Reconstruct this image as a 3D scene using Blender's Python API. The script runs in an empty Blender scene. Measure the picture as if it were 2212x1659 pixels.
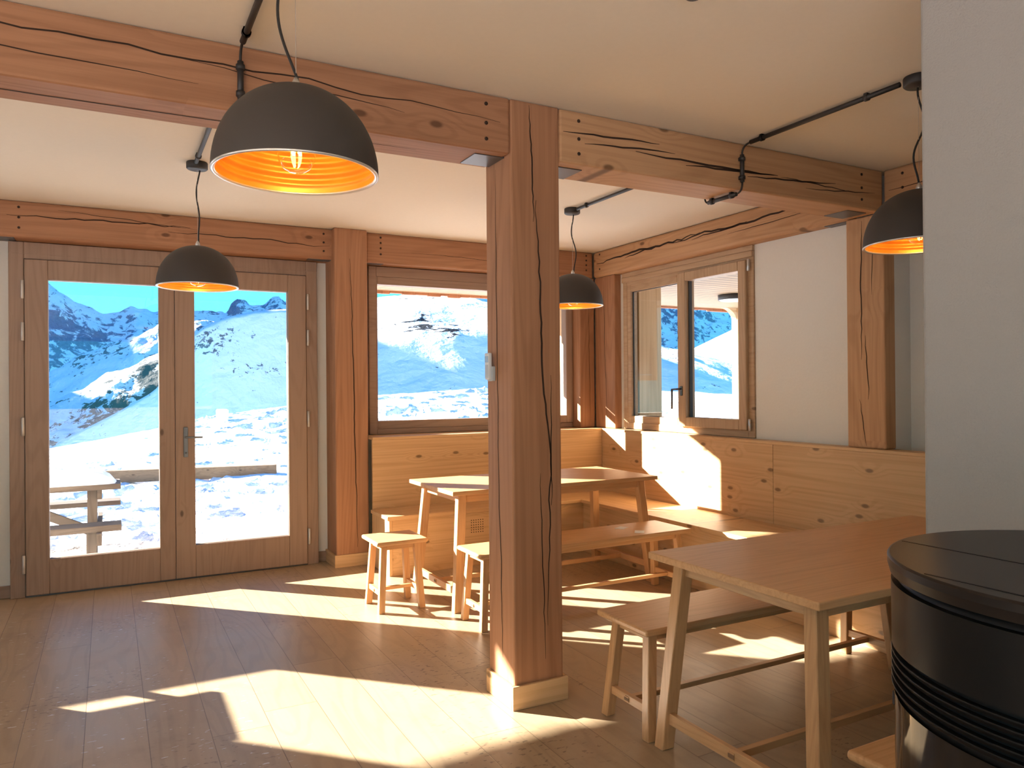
import bpy, bmesh, math, random
from mathutils import Vector, Matrix, noise
random.seed(7)
SC = bpy.context.scene
COL = SC.collection
PI = math.pi

# ------------------------------------------------------------------ mesh helpers
class MB:
    """collects shapes given in world coordinates; build() links them as one mesh object"""
    def __init__(s): s.bm = bmesh.new()
    def _merge(s, b, mi, smooth):
        vm = {}
        for v in b.verts: vm[v] = s.bm.verts.new(v.co)
        for f in b.faces:
            try: g = s.bm.faces.new([vm[v] for v in f.verts])
            except ValueError: continue
            g.material_index = mi; g.smooth = smooth
        b.free()
    def hexa(s, c, bev=0.0, seg=1, mi=0):
        """c: 8 corners, bottom ring ccw then top ring ccw"""
        b = bmesh.new()
        v = [b.verts.new(p) for p in c]
        for f in ((3,2,1,0),(4,5,6,7),(0,1,5,4),(1,2,6,5),(2,3,7,6),(3,0,4,7)): b.faces.new([v[i] for i in f])
        if bev > 0: bmesh.ops.bevel(b, geom=list(b.edges), offset=bev, segments=seg, profile=0.5, affect='EDGES')
        s._merge(b, mi, False); return s
    def box(s, x0,x1,y0,y1,z0,z1, bev=0.0, seg=1, mi=0):
        return s.hexa([(x0,y0,z0),(x1,y0,z0),(x1,y1,z0),(x0,y1,z0),(x0,y0,z1),(x1,y0,z1),(x1,y1,z1),(x0,y1,z1)], bev, seg, mi)
    def leg(s, top, foot, w, d, z1, z0=0.0, bev=0.003):
        """square leg, corner rectangles centred on top and foot (x,y)"""
        c = []
        for (p, z) in ((foot, z0), (top, z1)):
            for (a, e) in ((-1,-1),(1,-1),(1,1),(-1,1)): c.append((p[0]+a*w/2, p[1]+e*d/2, z))
        return s.hexa(c, bev)
    def bar(s, p, q, w, h, bev=0.002, up=(0,0,1), mi=0):
        """rectangular bar from p to q, width w sideways and height h along up"""
        p=Vector(p); q=Vector(q); d=(q-p).normalized(); up=Vector(up)
        sd=d.cross(up).normalized(); u=sd.cross(d).normalized()
        c=[]
        for e in (-1,1):
            for (o,a) in ((p,-1),(q,-1),(q,1),(p,1)): c.append(o+sd*a*w/2+u*e*h/2)
        return s.hexa(c, bev, mi=mi)
    def tube(s, pts, r, n=10, mi=0, cap=True):
        pts=[Vector(p) for p in pts]; rings=[]
        b=bmesh.new(); prev=None
        for i,p in enumerate(pts):
            d=(pts[min(i+1,len(pts)-1)]-pts[max(i-1,0)]).normalized()
            if prev is None:
                a=Vector((0,0,1)) if abs(d.z)<.9 else Vector((1,0,0)); u=d.cross(a).normalized()
            else:
                u=(prev-d*prev.dot(d)).normalized()
            prev=u; w=d.cross(u)
            rr=r[i] if isinstance(r,(list,tuple)) else r
            rings.append([b.verts.new(p+(u*math.cos(2*PI*k/n)+w*math.sin(2*PI*k/n))*rr) for k in range(n)])
        for A,B in zip(rings,rings[1:]):
            for k in range(n): b.faces.new((A[k],A[(k+1)%n],B[(k+1)%n],B[k]))
        if cap: b.faces.new(rings[0][::-1]); b.faces.new(rings[-1])
        s._merge(b, mi, n>6); return s
    def lathe(s, prof, c=(0,0,0), n=64, mi=0, smooth=True, a0=0.0, a1=2*PI):
        full = abs(a1-a0-2*PI)<1e-6; m = n if full else n+1
        b=bmesh.new(); R=[]
        for (r,z) in prof:
            if r<1e-6: R.append([b.verts.new((c[0],c[1],c[2]+z))]); continue
            R.append([b.verts.new((c[0]+r*math.cos(a0+(a1-a0)*k/n), c[1]+r*math.sin(a0+(a1-a0)*k/n), c[2]+z)) for k in range(m)])
        for A,B in zip(R,R[1:]):
            for k in range(n):
                j=(k+1)%m if full else k+1
                if len(A)==1 and len(B)==1: continue
                if len(A)==1: f=(A[0],B[j],B[k])
                elif len(B)==1: f=(A[k],A[j],B[0])
                else: f=(A[k],A[j],B[j],B[k])
                b.faces.new(f)
        s._merge(b, mi, smooth); return s
    def cyl(s, p, axis, r, h, n=20, mi=0, bev=0):
        p=Vector(p); a=Vector(axis).normalized()
        if bev: return s.tube([p,p+a*bev,p+a*(h-bev),p+a*h],[r-bev,r,r,r-bev],n,mi)
        return s.tube([p,p+a*h],r,n,mi)
    def quad(s, pts, mi=0):
        v=[s.bm.verts.new(p) for p in pts]; f=s.bm.faces.new(v); f.material_index=mi; return s
    def ribbon(s, plane, k, pts, w, mi=1, nrm=-1):
        """thin tapered strip lying on a plane: drying cracks that belong to the timber's surface"""
        def P(u,v):
            o=k+nrm*0.0012
            return {'y':(u,o,v),'x':(o,u,v),'z':(u,v,o)}[plane]
        n=len(pts); L=[];R=[]
        for i,(u,v) in enumerate(pts):
            a=pts[max(i-1,0)]; b=pts[min(i+1,n-1)]
            dx,dy=b[0]-a[0],b[1]-a[1]; l=math.hypot(dx,dy) or 1
            t=i/(n-1); ww=w*(0.12+math.sin(PI*min(max(t,.02),.98))**.7)
            nx,ny=-dy/l*ww/2,dx/l*ww/2
            L.append(P(u+nx,v+ny)); R.append(P(u-nx,v-ny))
        for i in range(n-1): s.quad([L[i],L[i+1],R[i+1],R[i]],mi)
        return s
    def build(s, name, mats, parent=None, base=None, recalc=True):
        if recalc: bmesh.ops.recalc_face_normals(s.bm, faces=list(s.bm.faces))
        me=bpy.data.meshes.new(name)
        off=Vector((0,0,0))
        if base is not None: off=Vector(base)
        elif parent is not None:
            r=parent
            while r.parent is not None: r=r.parent
            off=Vector(r.location)
        for v in s.bm.verts: v.co-=off
        s.bm.to_mesh(me); s.bm.free()
        if not isinstance(mats,(list,tuple)): mats=[mats]
        for m in mats: me.materials.append(m)
        o=bpy.data.objects.new(name,me); COL.objects.link(o)
        if parent is not None: o.parent=parent
        elif base is not None: o.location=off
        return o

def tag(o,label=None,cat=None,group=None,kind=None):
    if label: o['label']=label
    if cat: o['category']=cat
    if group: o['group']=group
    if kind: o['kind']=kind
    return o
def thing(name,label,cat,loc=(0,0,0),group=None,kind=None):
    o=bpy.data.objects.new(name,None); COL.objects.link(o); o.location=loc; o.empty_display_size=.1
    return tag(o,label,cat,group,kind)
def wander(p,q,n,amp,seed):
    rnd=random.Random(seed); out=[]; d=0
    for i in range(n+1):
        t=i/n; d=d*.6+rnd.uniform(-amp,amp)
        out.append((p[0]+(q[0]-p[0])*t+ (d if abs(q[1]-p[1])>abs(q[0]-p[0]) else 0), p[1]+(q[1]-p[1])*t+(d if abs(q[1]-p[1])<=abs(q[0]-p[0]) else 0)))
    return out

# ------------------------------------------------------------------ materials
def newmat(name):
    m=bpy.data.materials.new(name); m.use_nodes=True
    nt=m.node_tree; nt.nodes.clear()
    out=nt.nodes.new('ShaderNodeOutputMaterial')
    return m,nt,out
class NT:
    def __init__(s,nt): s.nt=nt
    def n(s,t,**kw):
        x=s.nt.nodes.new(t)
        for k,v in kw.items():
            if k=='inp':
                for a,b in v.items():
                    if hasattr(b,'is_output') or isinstance(b,bpy.types.NodeSocket): s.nt.links.new(b,x.inputs[a])
                    else: x.inputs[a].default_value=b
            else: setattr(x,k,v)
        return x
    def math(s,op,a,b=0.0,c=None):
        x=s.n('ShaderNodeMath',operation=op); 
        for i,v in enumerate((a,b,c)):
            if v is None: continue
            if isinstance(v,bpy.types.NodeSocket): s.nt.links.new(v,x.inputs[i])
            else: x.inputs[i].default_value=v
        return x.outputs[0]
    def mix(s,f,a,b):
        x=s.n('ShaderNodeMix',data_type='RGBA')
        for i,v in ((0,f),(6,a),(7,b)):
            if isinstance(v,bpy.types.NodeSocket): s.nt.links.new(v,x.inputs[i])
            else: x.inputs[i].default_value=v if i==0 else (v[0],v[1],v[2],1)
        return x.outputs[2]
    def ramp(s,v,a,b,lo=0.0,hi=1.0):
        x=s.n('ShaderNodeMapRange',interpolation_type='SMOOTHSTEP')
        s.nt.links.new(v,x.inputs[0]); x.inputs[1].default_value=a; x.inputs[2].default_value=b; x.inputs[3].default_value=lo; x.inputs[4].default_value=hi
        return x.outputs[0]
def c4(c): return (c[0],c[1],c[2],1)
def plain(name,col,rough=.5,metal=0.0,spec=.5,noise_amt=0.0,nscale=30,bump=0.0):
    m,nt,out=newmat(name); N=NT(nt)
    p=N.n('ShaderNodeBsdfPrincipled',inp={'Base Color':c4(col),'Roughness':rough,'Metallic':metal,'Specular IOR Level':spec})
    if noise_amt or bump:
        tc=N.n('ShaderNodeTexCoord'); no=N.n('ShaderNodeTexNoise',inp={'Vector':tc.outputs['Object'],'Scale':nscale,'Detail':5.0})
        d=tuple(x*(1-noise_amt) for x in col); l=tuple(min(1,x*(1+noise_amt)) for x in col)
        nt.links.new(N.mix(no.outputs[0],d,l),p.inputs['Base Color'])
        if bump:
            b=N.n('ShaderNodeBump',inp={'Height':no.outputs[0],'Strength':bump,'Distance':.01}); nt.links.new(b.outputs[0],p.inputs['Normal'])
    nt.links.new(p.outputs[0],out.inputs[0]); return m
def wood(name,light,dark,axis='X',scale=1.0,rough=.5,knots=.5,rings=.45,fine=.35,knotcol=None,spec=.35,bump=0,nrm=1,freq=95.0,wl=.42):
    m,nt,out=newmat(name); N=NT(nt)
    tc=N.n('ShaderNodeTexCoord'); oi=N.n('ShaderNodeObjectInfo')
    rnd=oi.outputs['Random']
    off=N.n('ShaderNodeCombineXYZ',inp={0:N.math('MULTIPLY',rnd,13.0),1:N.math('MULTIPLY',rnd,7.3),2:N.math('MULTIPLY',rnd,9.1)})
    v0=N.n('ShaderNodeVectorMath',operation='ADD',inp={0:tc.outputs['Object'],1:off.outputs[0]})
    i={'X':0,'Y':1,'Z':2}[axis]
    def mp(long,cross):
        s=[cross*scale]*3; s[i]=long*scale
        return N.n('ShaderNodeMapping',inp={'Vector':v0.outputs[0],'Scale':tuple(s)}).outputs[0]
    warp=N.n('ShaderNodeTexNoise',inp={'Vector':mp(wl,4.6),'Scale':1.0,'Detail':1.5,'Roughness':.4,'Distortion':.25}).outputs[0]
    ks=[7.5*scale]*3; ks[i]=3.6*scale; ks[nrm]=.5
    kv=N.n('ShaderNodeMapping',inp={'Vector':v0.outputs[0],'Scale':tuple(ks)}).outputs[0]
    kq=N.n('ShaderNodeSeparateXYZ',inp={0:kv}); oth=[q for q in (0,1,2) if q not in (i,nrm)][0] if nrm!=i else (i+1)%3
    vor=N.n('ShaderNodeTexVoronoi',voronoi_dimensions='2D',inp={'Vector':N.n('ShaderNodeCombineXYZ',inp={0:kq.outputs[i],1:kq.outputs[oth]}).outputs[0],'Scale':1.0,'Randomness':1.0})
    sep=N.n('ShaderNodeSeparateColor',inp={0:vor.outputs['Color']})
    on=N.math('GREATER_THAN',sep.outputs[0],1.0-knots*.55)
    near=N.math('MULTIPLY',N.ramp(vor.outputs['Distance'],.0,.5,1.0,0.0),on)
    core=N.math('MULTIPLY',N.ramp(vor.outputs['Distance'],.05,.12,1.0,0.0),on)
    field=N.math('ADD',warp,N.math('MULTIPLY',near,.10))
    bands=N.math('SINE',N.math('MULTIPLY',field,freq))
    bands=N.ramp(bands,-.2,1.0)
    fib=N.n('ShaderNodeTexNoise',inp={'Vector':mp(1.2,70.0),'Scale':1.0,'Detail':2.0,'Roughness':.6}).outputs[0]
    blot=N.n('ShaderNodeTexNoise',inp={'Vector':mp(.8,2.0),'Scale':1.3,'Detail':1.0}).outputs[0]
    f=N.math('ADD',N.math('MULTIPLY',bands,rings),N.math('MULTIPLY',N.ramp(fib,.35,.75),fine))
    f=N.math('ADD',f,N.math('MULTIPLY',N.math('SUBTRACT',blot,.5),.5))
    f=N.math('ADD',f,N.math('MULTIPLY',N.math('SUBTRACT',rnd,.5),.22))
    fc=N.n('ShaderNodeClamp',inp={0:f}).outputs[0]
    col=N.mix(fc,light,dark)
    kc=knotcol or tuple(x*.38 for x in dark)
    col=N.mix(N.math('MULTIPLY',core,.85),col,kc)
    p=N.n('ShaderNodeBsdfPrincipled',inp={'Base Color':col,'Roughness':rough,'Specular IOR Level':spec})
    if bump:
        b=N.n('ShaderNodeBump',inp={'Height':N.math('ADD',bands,fib),'Strength':bump,'Distance':.002}); nt.links.new(b.outputs[0],p.inputs['Normal'])
    nt.links.new(p.outputs[0],out.inputs[0]); return m
def floor_mat():
    m,nt,out=newmat('oak_plank_floor'); N=NT(nt)
    tc=N.n('ShaderNodeTexCoord'); sx=N.n('ShaderNodeSeparateXYZ',inp={0:tc.outputs['Object']})
    PW=.235
    u=N.math('DIVIDE',N.math('ADD',sx.outputs[0],20.07),PW); pid=N.math('FLOOR',u); fu=N.math('FRACT',u)
    w1=N.n('ShaderNodeTexWhiteNoise',noise_dimensions='1D',inp={'W':pid})
    v=N.math('DIVIDE',N.math('ADD',sx.outputs[1],N.math('MULTIPLY',w1.outputs[0],9.0)),2.1); vid=N.math('FLOOR',v); fv=N.math('FRACT',v)
    w2=N.n('ShaderNodeTexWhiteNoise',noise_dimensions='2D',inp={'Vector':N.n('ShaderNodeCombineXYZ',inp={0:pid,1:vid}).outputs[0]})
    gap=N.math('MAXIMUM',N.ramp(N.math('ABSOLUTE',N.math('SUBTRACT',fu,.5)),.4905,.4985),N.ramp(N.math('ABSOLUTE',N.math('SUBTRACT',fv,.5)),.4988,.4998))
    sh=N.n('ShaderNodeVectorMath',operation='ADD',inp={0:tc.outputs['Object'],1:N.n('ShaderNodeVectorMath',operation='SCALE',inp={0:w2.outputs['Color'],3:11.0}).outputs[0]})
    def mp(a,b): return N.n('ShaderNodeMapping',inp={'Vector':sh.outputs[0],'Scale':(a,b,a)}).outputs[0]
    warp=N.n('ShaderNodeTexNoise',inp={'Vector':mp(3.2,.5),'Scale':1.0,'Detail':2.0,'Distortion':.4}).outputs[0]
    bands=N.ramp(N.math('SINE',N.math('MULTIPLY',warp,80.0)),0.0,1.0)
    fib=N.n('ShaderNodeTexNoise',inp={'Vector':mp(90.0,1.6),'Scale':1.0,'Detail':3.0}).outputs[0]
    f=N.math('ADD',N.math('MULTIPLY',bands,.25),N.math('MULTIPLY',fib,.3)); f=N.math('ADD',f,N.math('MULTIPLY',N.math('SUBTRACT',w2.outputs[0],.5),.5))
    col=N.mix(N.n('ShaderNodeClamp',inp={0:f}).outputs[0],(.50,.365,.23),(.335,.24,.148))
    dirt=N.n('ShaderNodeTexNoise',inp={'Vector':tc.outputs['Object'],'Scale':2.3,'Detail':6.0,'Roughness':.65}).outputs[0]
    col=N.mix(N.ramp(dirt,.5,.75,0,.35),col,(.27,.19,.13))
    spk=N.n('ShaderNodeTexNoise',inp={'Vector':N.n('ShaderNodeMapping',inp={'Vector':tc.outputs['Object'],'Rotation':(0,0,.6),'Scale':(1,2.2,1)}).outputs[0],'Scale':26.0,'Detail':3.0}).outputs[0]
    reg=N.n('ShaderNodeTexNoise',inp={'Vector':tc.outputs['Object'],'Scale':.9,'Detail':2.0}).outputs[0]
    scuff=N.math('MULTIPLY',N.ramp(spk,.615,.65),N.ramp(reg,.5,.62))
    col=N.mix(N.math('MULTIPLY',scuff,.75),col,(.16,.11,.08))
    spk2=N.n('ShaderNodeTexNoise',inp={'Vector':N.n('ShaderNodeMapping',inp={'Vector':tc.outputs['Object'],'Rotation':(0,0,-.9),'Location':(3,5,0),'Scale':(1,3.0,1)}).outputs[0],'Scale':19.0,'Detail':2.0}).outputs[0]
    chip=N.math('MULTIPLY',N.ramp(spk2,.675,.69),N.math('MULTIPLY',N.ramp(sx.outputs[0],.9,.5),N.ramp(reg,.4,.55)))
    col=N.mix(N.math('MULTIPLY',chip,.8),col,(.72,.72,.74))
    col=N.mix(N.math('MULTIPLY',gap,.75),col,(.11,.07,.04))
    rg=N.math('ADD',.27,N.math('MULTIPLY',dirt,.25))
    p=N.n('ShaderNodeBsdfPrincipled',inp={'Base Color':col,'Roughness':rg,'Specular IOR Level':.45})
    b=N.n('ShaderNodeBump',inp={'Height':N.math('SUBTRACT',N.math('MULTIPLY',fib,.4),gap),'Strength':.25,'Distance':.002}); nt.links.new(b.outputs[0],p.inputs['Normal'])
    nt.links.new(p.outputs[0],out.inputs[0]); return m
def glass_mat(name='window_glass',tint=(.97,.985,.98),ior=1.45,power=5.0):
    m,nt,out=newmat(name); N=NT(nt)
    g_=N.n('ShaderNodeNewGeometry'); dt=N.n('ShaderNodeVectorMath',operation='DOT_PRODUCT',inp={0:g_.outputs['Incoming'],1:g_.outputs['Normal']})
    r0=((ior-1)/(ior+1))**2; om=N.math('SUBTRACT',1.0,N.math('ABSOLUTE',dt.outputs['Value']))
    fr=N.math('ADD',r0,N.math('MULTIPLY',N.math('POWER',om,power),1-r0))
    t=N.n('ShaderNodeBsdfTransparent',inp={0:c4(tint)}); g=N.n('ShaderNodeBsdfGlossy',inp={'Color':(1,1,1,1),'Roughness':0.0})
    mx=N.n('ShaderNodeMixShader',inp={0:fr,1:t.outputs[0],2:g.outputs[0]})
    nt.links.new(mx.outputs[0],out.inputs[0]); return m
def emit(name,col,st):
    m,nt,out=newmat(name); N=NT(nt)
    e=N.n('ShaderNodeEmission',inp={0:c4(col),1:st}); nt.links.new(e.outputs[0],out.inputs[0]); return m
def snow_mat(name,rock=0.0,rscale=.2,rockcol=(.10,.11,.13),rlo=.55,rhi=.6,slope=0.0,bumps=1.0,bscale=3.0,spots=(),dirt=False,snow=(.86,.89,.93),stretch=(1,1,1)):
    m,nt,out=newmat(name); N=NT(nt)
    tc=N.n('ShaderNodeTexCoord'); v=tc.outputs['Object']
    col=None; cfac=None
    p=N.n('ShaderNodeBsdfPrincipled',inp={'Base Color':c4(snow),'Roughness':.8,'Specular IOR Level':.1})
    if rock>0:
        mv=N.n('ShaderNodeMapping',inp={'Vector':v,'Scale':stretch,'Rotation':(0,.35,0)}).outputs[0]
        a=N.n('ShaderNodeTexNoise',inp={'Vector':mv,'Scale':rscale,'Detail':9.0,'Roughness':.68,'Distortion':.5}).outputs[0]
        b=N.n('ShaderNodeTexNoise',inp={'Vector':v,'Scale':rscale*.14,'Detail':2.0}).outputs[0]
        g=N.n('ShaderNodeNewGeometry'); nz=N.n('ShaderNodeSeparateXYZ',inp={0:g.outputs['Normal']}).outputs[2]
        s=N.math('ADD',a,N.math('MULTIPLY',N.math('SUBTRACT',b,.5),.5*rock))
        s=N.math('ADD',s,N.math('MULTIPLY',N.math('SUBTRACT',.75,nz),slope))
        sp_=N.n('ShaderNodeSeparateXYZ',inp={0:v})
        for (qx,qz,rx,rz,am) in spots:
            ex=N.math('POWER',N.math('DIVIDE',N.math('SUBTRACT',sp_.outputs[0],qx),rx),2.0); ez=N.math('POWER',N.math('DIVIDE',N.math('SUBTRACT',sp_.outputs[2],qz),rz),2.0)
            s=N.math('ADD',s,N.math('MULTIPLY',N.math('EXPONENT',N.math('MULTIPLY',N.math('ADD',ex,ez),-1.0)),am))
        f=N.ramp(s,rlo,rhi)
        rc=N.mix(N.n('ShaderNodeTexNoise',inp={'Vector':v,'Scale':rscale*4,'Detail':4.0}).outputs[0],tuple(x*.6 for x in rockcol),tuple(x*1.5 for x in rockcol))
        nt.links.new(N.mix(f,snow,rc),p.inputs['Base Color'])
    if dirt:
        sy=N.n('ShaderNodeSeparateXYZ',inp={0:v})
        d=N.n('ShaderNodeTexNoise',inp={'Vector':v,'Scale':1.1,'Detail':4.0}).outputs[0]
        f=N.math('MULTIPLY',N.ramp(d,.52,.58),N.ramp(sy.outputs[1],9.4,8.4))
        nt.links.new(N.mix(N.math('MULTIPLY',f,.85),snow,(.42,.33,.27)),p.inputs['Base Color'])
    if bumps:
        n1=N.n('ShaderNodeTexNoise',inp={'Vector':v,'Scale':bscale,'Detail':6.0,'Roughness':.55}).outputs[0]
        b=N.n('ShaderNodeBump',inp={'Height':n1,'Strength':bumps,'Distance':.5/bscale}); nt.links.new(b.outputs[0],p.inputs['Normal'])
    nt.links.new(p.outputs[0],out.inputs[0]); return m
def plank_soffit():
    m,nt,out=newmat('soffit_boards'); N=NT(nt)
    tc=N.n('ShaderNodeTexCoord'); s=N.n('ShaderNodeSeparateXYZ',inp={0:tc.outputs['Object']})
    u=N.math('DIVIDE',s.outputs[1],.115); fu=N.math('FRACT',u); gap=N.ramp(N.math('ABSOLUTE',N.math('SUBTRACT',fu,.5)),.36,.43)
    w=N.n('ShaderNodeTexWhiteNoise',noise_dimensions='1D',inp={'W':N.math('FLOOR',u)})
    no=N.n('ShaderNodeTexNoise',inp={'Vector':N.n('ShaderNodeMapping',inp={'Vector':tc.outputs['Object'],'Scale':(1.5,25,1)}).outputs[0],'Scale':1.5,'Detail':3.0}).outputs[0]
    col=N.mix(N.math('ADD',N.math('MULTIPLY',no,.6),N.math('MULTIPLY',w.outputs[0],.35)),(.44,.285,.16),(.32,.19,.10))
    col=N.mix(gap,col,(.10,.055,.03))
    p=N.n('ShaderNodeBsdfPrincipled',inp={'Base Color':col,'Roughness':.6}); nt.links.new(p.outputs[0],out.inputs[0]); return m

BL,BD=(.45,.222,.117),(.31,.138,.066)
M={}
for a in 'XYZ':
    M['pale'+a]=wood('pale_window_wood_'+a,(.55,.37,.225),(.41,.255,.145),a,rough=.5,knots=.1,rings=.3,fine=.35,nrm={'X':1,'Y':0,'Z':0}[a])
    M['beam'+a]=wood('larch_beam_'+a,BL,BD,a,scale=.8,rough=.62,knots=.22,rings=.32,fine=.4,nrm={'X':1,'Y':0,'Z':1}[a])
    M['larch'+a]=wood('pale_larch_beam_'+a,(.60,.345,.18),(.43,.225,.105),a,scale=.8,rough=.6,knots=.45,rings=.32,fine=.4,nrm={'X':1,'Y':0,'Z':1}[a])
    M['frame'+a]=wood('window_wood_'+a,(.38,.25,.178),(.275,.172,.118),a,scale=1.0,rough=.5,knots=.06,rings=.3,fine=.35)
    M['panel'+a]=wood('larch_panel_'+a,(.72,.465,.245),(.50,.28,.125),a,scale=.9,rough=.45,knots=.75,rings=.26,fine=.34,freq=110.0,wl=.17,nrm={'X':1,'Y':0,'Z':0}[a])
    M['oak'+a]=wood('oak_'+a,(.68,.385,.18),(.51,.26,.105),a,scale=1.3,rough=.42,knots=0.0,rings=.28,fine=.4,spec=.45)
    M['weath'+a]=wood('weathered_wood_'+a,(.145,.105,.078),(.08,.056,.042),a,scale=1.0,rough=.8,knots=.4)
M['crack']=plain('crack_shadow',(.035,.016,.008),.9)
M['peg']=plain('dark_peg',(.045,.022,.012),.8)
M['plate']=plain('steel_plate',(.16,.15,.15),.42,.8)
M['plaster']=plain('plaster',(.84,.80,.735),.9,noise_amt=.025,nscale=60,bump=.08)
M['ceil']=plain('ceiling_plaster',(.87,.78,.66),.9,noise_amt=.02,nscale=40,bump=.05)
M['grey']=plain('grey_plaster',(.41,.385,.36),.92,noise_amt=.05,nscale=160,bump=.2)
M['burn']=plain('burnt_mark',(.25,.13,.06),.7,noise_amt=.5,nscale=300)
M['floor']=floor_mat()
M['glass']=glass_mat()
M['black']=plain('black_powder_coat',(.028,.025,.024),.5)
M['shade']=plain('charcoal_shade',(.060,.049,.042),.6,spec=.35)
M['gold']=plain('golden_inside',(.76,.27,.03),.40,.35)
M['rim']=plain('shade_rim',(.75,.72,.68),.3,.7)
M['cable']=plain('black_cable',(.018,.015,.013),.6)
M['steel']=plain('brushed_steel',(.62,.61,.6),.3,.9)
M['dsteel']=plain('dark_handle_metal',(.10,.10,.10),.35,.6)
M['handle']=plain('grey_handle_metal',(.22,.22,.22),.38,.5)
M['hinge']=plain('hinge_silver',(.60,.56,.52),.45,.5)
M['gasket']=plain('rubber_gasket',(.05,.05,.05),.7)
M['fil']=emit('filament',(1.0,.62,.22),60.0)
M['bulbglass']=glass_mat('bulb_glass',(1,.97,.9),1.35,2.6)
M['stove']=plain('stove_black_steel',(.008,.007,.007),.45,0.0,.2)
M['stovetop']=plain('stove_top_steel',(.017,.013,.011),.36,0.0,.22)
M['stovepanel']=plain('stove_panel_satin',(.010,.010,.010),.30,0.0,.16)
M['stoveglass']=plain('stove_door_glass',(.008,.008,.008),.06,0,.6)
M['white']=plain('white_plastic',(.72,.73,.74),.4)
M['remote']=plain('grey_plastic',(.50,.52,.54),.4)
M['lcd']=plain('lcd_blue',(.16,.22,.32),.2)
M['paper']=plain('white_card',(.86,.87,.88),.6)
M['soffit']=plank_soffit()
M['shingle']=plain('shingle_wood',(.36,.15,.08),.8,noise_amt=.4,nscale=6)
M['lampwhite']=plain('opal_diffuser',(.9,.9,.88),.4)
M['snow']=snow_mat('snow_ground',bumps=.9,bscale=2.6,dirt=True)
M['snowcap']=snow_mat('snow_cap',bumps=.3,bscale=5)

# ------------------------------------------------------------------ room shell
CZ=2.745; BZ=2.495
MB().box(-4.7,4.61,-3.7,6.55,-.25,0).build('floor',M['floor'])
MB().box(-4.7,4.61,-3.7,6.55,CZ,2.95).build('ceiling',M['ceil'])
def wall_boxes(mb,axis,a0,a1,t0,t1,z0,z1,holes):
    """wall along axis between a0..a1, thickness t0..t1, rectangular holes (b0,b1,h0,h1)"""
    def bx(p,q,r,s):
        if q-p<1e-4 or s-r<1e-4: return
        if axis=='x': mb.box(p,q,t0,t1,r,s)
        else: mb.box(t0,t1,p,q,r,s)
    cur=a0
    for (b0,b1,h0,h1) in sorted(holes):
        bx(cur,b0,z0,z1); bx(b0,b1,z0,h0); bx(b0,b1,h1,z1); cur=b1
    bx(cur,a1,z0,z1)
    return mb
W0=(-2.80,-1.28,1.05,2.46); D1=(-.606,1.528,-.02,2.485); W1=(1.965,4.045,1.045,2.49)
wall_boxes(MB(),'x',-4.7,4.61,6.33,6.55,-.25,2.95,[W0,D1,W1]).build('wall_back',M['plaster'])
W2=(4.12,5.745,1.045,2.455)
wall_boxes(MB(),'y',2.985,6.33,4.27,4.61,-.25,2.95,[W2]).build('wall_right',M['plaster'])
MB().box(4.42,4.61,-3.7,2.985,-.25,2.95).build('wall_right',M['plaster'])
LW=[(-3.2,-.9,.3,2.42),(-.5,1.6,.6,2.42),(2.2,4.0,.6,2.42)]  # openings added in the unseen left wall, sized for fill daylight
wall_boxes(MB(),'y',-3.7,6.33,-4.7,-4.5,-.25,2.95,LW).build('wall_left',M['plaster'])
FW=[(-3.8,-1.6,.35,2.42),(-1.1,1.9,.35,2.42)]  # openings added behind the camera to let in more fill daylight
wall_boxes(MB(),'x',-4.5,4.42,-3.7,-3.5,-.25,2.95,FW).build('wall_front',M['plaster'])
MB().box(2.25,2.52,-1.4,1.48,0,CZ,bev=.012,seg=3).build('wall_near',M['grey'])
for o in list(COL.objects):
    o['kind']='structure'
lab={'floor':('wide oak plank floor with sun patches and scuffs','floor'),'ceiling':('pale plastered ceiling above the timber beams','ceiling'),
 'wall_back':('white plastered wall around the glazed door and window','wall'),'wall_right':('white plastered wall panel beside the corner window','wall'),
 'wall_right.001':('strip of white wall behind the far right post','wall'),'wall_left':('white wall with added windows outside the picture at the left','wall'),
 'wall_front':('white wall with added windows behind the viewer','wall'),'wall_near':('plain grey rendered wall behind the black stove','wall')}
for k,(l,c) in lab.items(): tag(bpy.data.objects[k],l,c)
def base_board(name,a,label): tag(MB().box(*a,bev=.003).build(name,M['frameX']),label,'baseboard',kind='structure')
base_board('baseboard_left',(-1.3,-.606,6.312,6.332,0,.085),'low wooden skirting under the white wall left of the glazed door')
base_board('baseboard_back',(1.528,1.615,6.312,6.332,0,.085),'short wooden skirting between the glazed door and the post')

# ------------------------------------------------------------------ timbers
def beam(name,box,label,grain,pegs=(),plates=(),cracks=(),bev=.012,seg=2,pale=False):
    x0,x1,y0,y1,z0,z1=box
    t=thing(name,label,'beam',((x0+x1)/2,(y0+y1)/2,z0),kind='structure')
    mb=MB().box(*box,bev=bev,seg=seg)
    for c in cracks: mb.ribbon(*c)
    mb.build('timber',[M[('larch' if pale else 'beam')+grain],M['crack']],t,recalc=False)
    for (p,ax) in pegs: MB().cyl(Vector(p)-Vector(ax)*.02,ax,.0085,.0225,12).build('peg',M['peg'],t)
    for b in plates: MB().box(*b,bev=.001).build('steel_plate',M['plate'],t)
    return t
def pegcol(u,zs,y): return [((u,y,z),(0,-1,0)) for z in zs]
YF=2.99
ZP3=(2.70,2.615,2.545)
nl=[('y',YF,wander((-1.2,2.69),(1.55,2.64),26,.010,1),.006),('y',YF,wander((-.9,2.60),(.3,2.575),12,.006,2),.004),('y',YF,wander((.25,2.655),(1.1,2.60),12,.006,12),.004),
    ('z',BZ,wander((-1.6,3.15),(1.2,3.12),20,.004,3),.008,1,-1)]
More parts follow.
